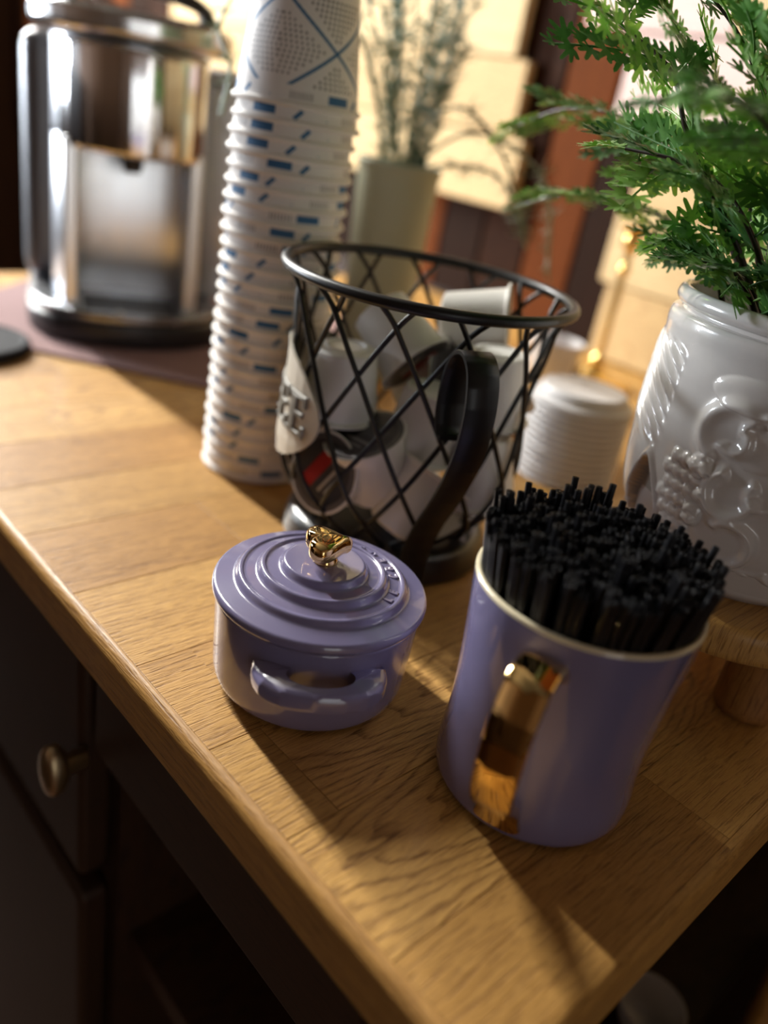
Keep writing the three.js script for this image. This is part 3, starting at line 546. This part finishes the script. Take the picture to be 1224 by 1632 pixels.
{
  const j = thing('embossed_jar', 'white glazed jar with raised scrolls and beads, holding the fern', 'planter', JAR);
  const NA = 420, NH = 240, ca = Math.atan2(0.428, 0.14);
  const cp = new THREE.CatmullRomCurve3([[0.049, 0.0], [0.0525, 0.004], [0.0545, 0.012], [0.063, 0.026], [0.0672, 0.045], [0.0684, 0.07], [0.0684, 0.1], [0.0682, 0.115], [0.0686, 0.1215], [0.0675, 0.1255], [0.0635, 0.1265]].map((p) => V(p[0], p[1], 0)));
  const lut = []; for (let i = 0; i <= NH; i++) lut.push(cp.getPointAt(i / NH));
  const ringArc = (s, h, cs, ch, rad, wid, amp, t0, t1) => { const dx = s - cs, dy = h - ch, d = Math.hypot(dx, dy), a = (Math.atan2(dy, dx) / D + 360) % 360; const span = (t1 - t0 + 360) % 360, u = (a - t0 + 360) % 360; const k = u > span ? 0 : smooth(0, 22, u) * smooth(0, 22, span - u); return k * 1.25 * amp * Math.exp(-(((d - rad) / (wid * 0.85)) ** 2)); };
  const blob = (s, h, cs, ch, rx, ry, amp) => { const q = ((s - cs) / rx) ** 2 + ((h - ch) / ry) ** 2; return q < 1 ? amp * Math.sqrt(1 - q) : 0; };
  const drop = (s, h) => { const cs = -0.0555, ch = 0.035, dy = (h - ch) / 0.0215, dx = (s - cs) / 0.0125, k = dy > 0 ? 1 - 0.5 * dy : 1; return Math.hypot(dx / Math.max(0.25, k), dy); };
  const relief = (s, h) => {
    let d = 0;
    const q = drop(s, h);
    d += 0.0022 * Math.exp(-(((q - 1.12) / 0.13) ** 2)) - 0.0055 * (1 - smooth(0.86, 1.0, q));
    // beads beside the drop
    for (let i = 0; i < 4; i++) for (let k = 0; k < 10; k++) { const bs = -0.0405 + i * 0.0054 + (k % 2) * 0.0028, bh = 0.006 + k * 0.0066; if (drop(bs, bh) > 1.3 && Math.abs(bs - s) < 0.005 && Math.abs(bh - h) < 0.005) d += blob(s, h, bs, bh, 0.0033, 0.0038, 0.0022); }
    d += ringArc(s, h, -0.008, 0.058, 0.0105, 0.0034, 0.0034, 100, 20) + ringArc(s, h, 0.006, 0.062, 0.006, 0.0028, 0.0025, 120, 60);
    d += ringArc(s, h, -0.002, 0.033, 0.0115, 0.003, 0.0034, 225, 150);
    d += ringArc(s, h, 0.032, 0.055, 0.012, 0.0034, 0.0034, 30, 300) + ringArc(s, h, 0.03, 0.028, 0.011, 0.003, 0.003, 200, 120);
    d += blob(s, h, -0.021, 0.042, 0.0045, 0.006, 0.003) + blob(s, h, -0.024, 0.066, 0.006, 0.006, 0.0026) + ringArc(s, h, -0.016, 0.084, 0.013, 0.0045, 0.0026, 30, 260) + ringArc(s, h, -0.014, 0.083, 0.006, 0.003, 0.0022, 200, 90) + ringArc(s, h, 0.004, 0.1, 0.008, 0.003, 0.0022, 180, 80) + ringArc(s, h, 0.02, 0.086, 0.014, 0.0045, 0.0024, 340, 170) + blob(s, h, -0.002, 0.08, 0.012, 0.009, 0.0012) + blob(s, h, -0.012, 0.103, 0.02, 0.008, 0.0022) + blob(s, h, 0.02, 0.104, 0.016, 0.007, 0.002);
    for (let k = 0; k < 5; k++) d += blob(s, h, -0.022 + k * 0.0085, 0.0145, 0.0055, 0.006, 0.0024) * smooth(0.0125, 0.0155, h + 0.0025);
    d += 0.0016 * Math.exp(-(((h - 0.0205) / 0.0016) ** 2)) * smooth(-0.03, -0.024, s) * (1 - smooth(0.016, 0.022, s));
    // leaf veins on the far flank
    if (s < -0.05) d += 0.0014 * Math.sin(h * 900 + s * 500) * smooth(0.06, 0.075, h) * (1 - smooth(0.11, 0.118, h)) * smooth(0.05, 0.06, -s);
    if (s > 0.06) d += 0.0016 * smooth(0.3, 0.8, Math.sin(h * 320) * Math.sin(s * 320));
    const edge = smooth(0.002, 0.01, h) * (1 - smooth(0.108, 0.116, h));
    return d * edge;
  };
  const pos = [], idx = [], uv = [];
  for (let i = 0; i <= NA; i++) for (let k = 0; k <= NH; k++) {
    const f = i / NA, th = (f - 0.5) * 2 * Math.PI, a = ca - th, p = lut[k], s = th * 0.0685, r = p.x + relief(s, p.y);
    pos.push(Math.cos(a) * r, p.y, Math.sin(a) * r); uv.push(f, p.y / 0.1265);
  }
  const W = NH + 1;
  for (let i = 0; i < NA; i++) for (let k = 0; k < NH; k++) { const a = i * W + k; idx.push(a, a + W, a + 1, a + 1, a + W, a + W + 1); }
  const g = new THREE.BufferGeometry(); g.setAttribute('position', new THREE.Float32BufferAttribute(pos, 3)); g.setAttribute('uv', new THREE.Float32BufferAttribute(uv, 2)); g.setIndex(idx); g.computeVertexNormals();
  // worn unglazed edge of the drop, grey inside it
  const tex = dataTex(512, 256, (x, y) => {
    const s = ((x + 0.5) / 512 - 0.5) * 2 * Math.PI * 0.0685, h = ((y + 0.5) / 256) * 0.1265, q = drop(s, h), n = fbm(x * 0.15, y * 0.15, 3, 3);
    if (q < 0.93) return [150, 146, 140]; if (q < 1.04 + 0.1 * (n - 0.45)) return [206, 178, 146];
    const v = 6 * (n - 0.45); return [216 + v, 212 + v, 208 + v];
  });
  const glaze = M({ map: tex, roughness: 0.2, clearcoat: 1, clearcoatRoughness: 0.03 });
  part('body', g, glaze, j);
  const glazePlain = M({ color: srgb(216, 212, 208), roughness: 0.2, clearcoat: 1, clearcoatRoughness: 0.03 });
  part('rim', lathe([[0.0638, 0.126], [0.063, 0.1285, 0.001], [0.0655, 0.1285, 0.001], [0.0682, 0.1315, 0.0025], [0.0665, 0.137, 0.003], [0.0625, 0.137, 0.002], [0.061, 0.128], [0.0605, 0.01], [0, 0.008]], 128), glazePlain, j, 'rolled rim of the jar');
  part('foot', new THREE.CylinderGeometry(0.049, 0.049, 0.002, 64).translate(0, 0.001, 0), glazePlain, j);
  const sg = new THREE.CircleGeometry(0.061, 48, 0, 6.2832).rotateX(-Math.PI / 2).translate(0, 0.118, 0);
  part('soil', lathe([[0, 0.122], [0.03, 0.121], [0.061, 0.117], [0.061, 0.112], [0, 0.112]], 40), M({ color: new THREE.Color(0.022, 0.015, 0.01), roughness: 1 }), j);
}
{
  const fern = thing('potted_fern', 'leafy green fern with dark stems growing in the embossed jar', 'plant', [JAR[0], 0.185, JAR[2]]);
  // one leaflet: a short stalk that fans out into five blunt lobes, slightly cupped; base at 0, tip at +y, unit length
  const leaflet = (lobes) => {
    const s = new THREE.Shape(); s.moveTo(-0.035, 0); s.lineTo(-0.05, 0.2);
    const N = lobes;
    for (let i = 0; i < N; i++) {
      const t = i / (N - 1), a = (-1 + 2 * t) * 0.85, L = 1 - 0.34 * Math.abs(-1 + 2 * t) ** 1.5, w = 0.165;
      const ax = Math.sin(a), ay = Math.cos(a), px = ay, py = -ax, b = 0.34;
      s.lineTo(ax * L * b * 1.05 - px * w * 0.6, 0.18 + ay * L * b - py * w * 0.6 - 0.04);
      s.lineTo(ax * L * 0.9 - px * w * 0.42, 0.18 + ay * (L - 0.18) * 0.9 - py * w * 0.42);
      s.lineTo(ax * L, 0.18 + ay * (L - 0.18));
      s.lineTo(ax * L * 0.9 + px * w * 0.42, 0.18 + ay * (L - 0.18) * 0.9 + py * w * 0.42);
      s.lineTo(ax * L * b * 1.05 + px * w * 0.6, 0.18 + ay * L * b + py * w * 0.6 - 0.04);
    }
    s.lineTo(0.05, 0.2); s.lineTo(0.035, 0);
    const g = new THREE.ShapeGeometry(s), p = g.attributes.position;
    for (let i = 0; i < p.count; i++) { const x = p.getX(i), y = p.getY(i); p.setZ(i, 0.22 * x * x * 1.6 - 0.12 * y * y + 0.05 * Math.abs(x)); }
    g.computeVertexNormals(); return g;
  };
  const LF = [leaflet(3), leaflet(4), leaflet(5)];
  const mats = [leafMat(104, 158, 56, 0.42), leafMat(78, 134, 46, 0.38), leafMat(132, 180, 70, 0.45), leafMat(62, 112, 46, 0.35)];
  const stemMat = M({ color: srgb(40, 28, 22), roughness: 0.4 });
  const X = V(1, 0, 0), Y = V(0, 1, 0), Z = V(0, 0, 1);
  // a pinna: midrib from p along d, leaflets in the plane whose normal is n
  function pinna(p, d, n, len, mat, frond, big) {
    d = d.clone().normalize(); n = n.clone().addScaledVector(d, -n.dot(d)).normalize();
    const side = V(0, 0, 0).crossVectors(d, n), bend = R(-0.25, -0.05), sw = R(-0.2, 0.2);
    const at = (t) => p.clone().addScaledVector(d, len * t).addScaledVector(n, len * bend * t * t).addScaledVector(side, len * sw * t * t);
    const pts = [0, 0.33, 0.66, 1].map(at), gs = [tube(pts, 0.00055, 8, 5)], N = Math.max(4, Math.round(len / 0.0088));
    for (let i = 0; i <= N; i++) for (const sg of i === N ? [0] : [-1, 1]) {
      const t = (i + 0.6 + (sg > 0 ? 0.25 : 0)) / (N + 1), q = at(Math.min(1, t)), L = big * (0.35 + 0.75 * Math.sin(Math.PI * (0.18 + 0.72 * (1 - t)))) * R(0.85, 1.12) * (sg ? 1 : 0.9);
      const ang = sg * R(0.75, 1.05), dd = d.clone().multiplyScalar(Math.cos(ang)).addScaledVector(side, Math.sin(ang)).addScaledVector(n, R(-0.15, 0.25)).normalize();
      const nn = n.clone().addScaledVector(side, R(-0.35, 0.35)).addScaledVector(dd, -n.dot(dd)).normalize(), xx = V(0, 0, 0).crossVectors(dd, nn).normalize();
      const g = LF[L > big * 0.75 ? 2 : L > big * 0.5 ? 1 : 0].clone().scale(L, L, L).applyMatrix4(new THREE.Matrix4().makeBasis(xx, dd, V(0, 0, 0).crossVectors(xx, dd)).setPosition(q));
      gs.push(g);
    }
    part('pinna', merge(gs), mat, frond);
  }
  const O = V(JAR[0], 0.185, JAR[2]);
  // [points of the dark stalk, first leafy share, pinna length, leaflet size, tilt of the leaf plane]
  const fronds = [
    [[[-0.16, 0.185, -0.42], [-0.168, 0.2, -0.415], [-0.184, 0.228, -0.4], [-0.196, 0.248, -0.383], [-0.208, 0.267, -0.372], [-0.222, 0.289, -0.369], [-0.246, 0.302, -0.365], [-0.278, 0.316, -0.367]], 0.42, 0.055, 0.014],
    [[[-0.18, 0.185, -0.414], [-0.184, 0.199, -0.411], [-0.188, 0.21, -0.402], [-0.199, 0.219, -0.396], [-0.208, 0.221, -0.394], [-0.214, 0.213, -0.396]], 0.5, 0.02, 0.009],
    [[[-0.17, 0.185, -0.436], [-0.18, 0.2, -0.434], [-0.232, 0.246, -0.443], [-0.303, 0.272, -0.471], [-0.359, 0.272, -0.481], [-0.402, 0.255, -0.485]], 0.35, 0.045, 0.013],
    [[[-0.148, 0.185, -0.405], [-0.15, 0.21, -0.385], [-0.138, 0.254, -0.332], [-0.139, 0.272, -0.287], [-0.148, 0.274, -0.268], [-0.158, 0.27, -0.26]], 0.6, 0.026, 0.0105],
    [[[-0.165, 0.185, -0.43], [-0.17, 0.199, -0.428], [-0.197, 0.248, -0.427], [-0.232, 0.287, -0.432], [-0.262, 0.315, -0.426], [-0.278, 0.34, -0.416]], 0.35, 0.05, 0.014],
    [[[-0.155, 0.185, -0.42], [-0.165, 0.201, -0.419], [-0.174, 0.237, -0.415], [-0.187, 0.276, -0.409], [-0.21, 0.308, -0.398], [-0.229, 0.325, -0.387]], 0.25, 0.06, 0.015],
    [[[-0.155, 0.185, -0.412], [-0.16, 0.202, -0.41], [-0.167, 0.229, -0.385], [-0.181, 0.247, -0.368], [-0.2, 0.254, -0.358], [-0.226, 0.255, -0.356]], 0.3, 0.05, 0.014],
    [[[-0.175, 0.185, -0.426], [-0.182, 0.198, -0.428], [-0.22, 0.214, -0.449], [-0.278, 0.228, -0.463], [-0.336, 0.223, -0.473], [-0.366, 0.212, -0.476]], 0.3, 0.042, 0.013],
    [[[-0.135, 0.185, -0.42], [-0.13, 0.21, -0.41], [-0.125, 0.25, -0.395], [-0.12, 0.29, -0.375], [-0.122, 0.32, -0.35]], 0.25, 0.06, 0.015],
    [[[-0.155, 0.185, -0.405], [-0.16, 0.2, -0.395], [-0.168, 0.214, -0.378], [-0.18, 0.216, -0.36]], 0.2, 0.036, 0.013],
    [[[-0.15, 0.185, -0.43], [-0.155, 0.21, -0.435], [-0.17, 0.25, -0.45], [-0.2, 0.28, -0.47], [-0.22, 0.3, -0.48]], 0.25, 0.06, 0.015],
  ];
  fronds.forEach(([pp, t0, plen, big], fi) => {
    const pts = pp.map((p) => V(...p).sub(O)), cv = new THREE.CatmullRomCurve3(pts), L = cv.getLength();
    const fr = part('frond', sweepStem(cv), stemMat, fern, 'dark fern stalk');
    const n = Math.max(6, Math.round((L * (1 - t0)) / 0.025));
    for (let i = 0; i < n; i++) for (const sg of [-1, 1]) {
      const t = t0 + (1 - t0) * ((i + (sg > 0 ? 0.5 : 0)) / n), p = cv.getPointAt(Math.min(1, t)), tg = cv.getTangentAt(Math.min(1, t));
      const up = V(R(-0.3, 0.3), 1, R(-0.3, 0.3)), side = V(0, 0, 0).crossVectors(tg, up).normalize(), nn = V(0, 0, 0).crossVectors(side, tg).normalize();
      const d = tg.clone().multiplyScalar(0.55).addScaledVector(side, sg).addScaledVector(nn, R(-0.25, 0.3));
      const len = plen * (0.35 + 0.65 * Math.sin(Math.PI * Math.min(1, (0.28 + 0.72 * (t - t0) / (1 - t0))))) * R(0.85, 1.15);
      pinna(p, d, nn.addScaledVector(side, R(-0.3, 0.3)), Math.max(0.012, len), mats[(fi + i + (sg > 0 ? 1 : 0)) % 4], fr, big);
    }
    pinna(cv.getPointAt(1), cv.getTangentAt(1), V(0, 1, 0.1), plen * 0.4, mats[fi % 4], fr, big * 0.8);
  });
  function sweepStem(cv) {
    const g = new THREE.TubeGeometry(cv, 36, 0.0016, 8), p = g.attributes.position;
    for (let i = 0; i <= 36; i++) { const c = cv.getPointAt(i / 36), f = 1.15 - 0.75 * (i / 36); for (let k = 0; k <= 8; k++) { const q = i * 9 + k; p.setXYZ(q, c.x + (p.getX(q) - c.x) * f, c.y + (p.getY(q) - c.y) * f, c.z + (p.getZ(q) - c.z) * f); } }
    return g;
  }
}

// ---------------------------------------------------------------- stack of lids, small cup, candlestick
{
  const g = lathe([[0.026, 0.0125], [0.034, 0.0125, 0.001], [0.0365, 0.0095, 0.001], [0.0385, 0.004, 0.002], [0.042, 0.0035, 0.001], [0.0432, 0.0012, 0.001], [0.042, 0, 0.0006], [0.0412, 0.0015], [0.0375, 0.003, 0.001], [0.0355, 0.0085, 0.001], [0.0335, 0.0115, 0.0008], [0.026, 0.0115]], 72, 3);
  const top = new THREE.CylinderGeometry(0.0262, 0.0262, 0.001, 48).translate(0, 0.012, 0), sip = box(0.011, 0.0016, 0.004, 0.018, 0.0132, 0, 0.0007);
  const n = 13, ord = ['lowest', 'second', 'third', 'fourth', 'fifth', 'sixth', 'seventh'];
  let proto;
  for (let k = 0; k < n; k++) {
    const ft = n - 1 - k, label = k === 0 ? 'lowest white plastic cup lid of the stack behind the straws' : ft === 0 ? 'topmost white plastic cup lid with raised centre, behind the straws' : k < 7 ? `white plastic cup lid, ${ord[k]} from the bottom of its stack` : `white plastic cup lid, ${ord[ft]} from the top of its stack`;
    let c;
    if (!k) { c = proto = thing('cup_lid', label, 'cup lid', [0, 0, 0], 0, 'stack of white cup lids'); part('skirt', g, white, c); const d = part('crown', top, white, c); part('sip_tab', sip, white, d); }
    else c = copyOf(proto, 'cup_lid', label);
    c.position.set(-0.344 + R(-0.0005, 0.0005), 0.0005 + k * 0.0054, -0.581 + R(-0.0005, 0.0005)); c.rotation.y = ft ? R(0, 6.28) : 2.2;
  }
  const c = thing('white_cup', 'small white cup standing far back by the brown wall boards', 'cup', [-0.51, 0, -0.775]);
  part('cup_body', lathe([[0, 0], [0.017, 0, 0.002], [0.027, 0.03, 0.012], [0.03, 0.058], [0.0282, 0.058, 0.001], [0.025, 0.03, 0.01], [0.015, 0.004], [0, 0.004]], 48), white, c);
}
{
  const brass = M({ color: new THREE.Color(0.85, 0.6, 0.22), metalness: 1, roughness: 0.2 });
  const b = thing('brass_candlestick', 'slender brass candlestick on a round foot near the pale planks', 'candlestick', [-0.51, 0, -0.87]);
  part('foot', lathe([[0, 0], [0.045, 0, 0.002], [0.047, 0.004, 0.002], [0.04, 0.008, 0.003], [0.02, 0.011, 0.004], [0.01, 0.02, 0.004], [0, 0.02]], 64), brass, b);
  part('stem', lathe([[0, 0.019], [0.009, 0.019], [0.009, 0.03, 0.003], [0.0045, 0.036, 0.003], [0.0045, 0.13, 0.002], [0.008, 0.136, 0.003], [0.0045, 0.142, 0.002], [0.0045, 0.155, 0.002], [0.011, 0.162, 0.004], [0.011, 0.172, 0.004], [0.006, 0.178], [0, 0.178]], 40), brass, b);
  part('drip_pan', lathe([[0, 0.176], [0.012, 0.176], [0.018, 0.182, 0.002], [0.018, 0.1835, 0.0005], [0.01, 0.179], [0, 0.179]], 40), brass, b);
}

// ---------------------------------------------------------------- pale plank panels on the back wall
{
  const PZ = Z0 + 0.016 + 0.009;
  const L = thing('plank_panel', 'pale pine plank panel with staggered ends left of the brown boards', 'wall panel', [0, 0, PZ]);
  const ends = [-0.79, -0.81, -0.835, -0.85, -0.84, -0.85];
  ends.forEach((e, k) => part('plank', woodUV(box(e + 1.78, 0.094, 0.018, (e - 1.78) / 2, 0.2 + k * 0.0965, R(0, 0.004), 0.002), 'x', [rnd(), rnd()]), pine[k % 3], L));
  const Rp = thing('plank_panel', 'pale pine plank panel behind the fern with pinkish upper planks', 'wall panel', [0, 0, PZ]);
  const st = [-0.595, -0.61, -0.6, -0.655, -0.73, -0.745, -0.735, -0.74];
  st.forEach((e, k) => {
    if (k === 3 || k === 4) { part('plank', woodUV(box(0.2, 0.094, 0.018, e + 0.1, 0.05 + k * 0.0965, R(0, 0.004), 0.002), 'x', [rnd(), rnd()]), pinkPine, Rp, 'pinkish plank'); e += 0.202; }
    part('plank', woodUV(box(0.75 - e - 0.2, 0.094, 0.018, (e + 0.55) / 2, 0.05 + k * 0.0965, R(0, 0.004), 0.002), 'x', [rnd(), rnd()]), pine[(k + 1) % 3], Rp);
  });
}

renderer.render(scene, camera);
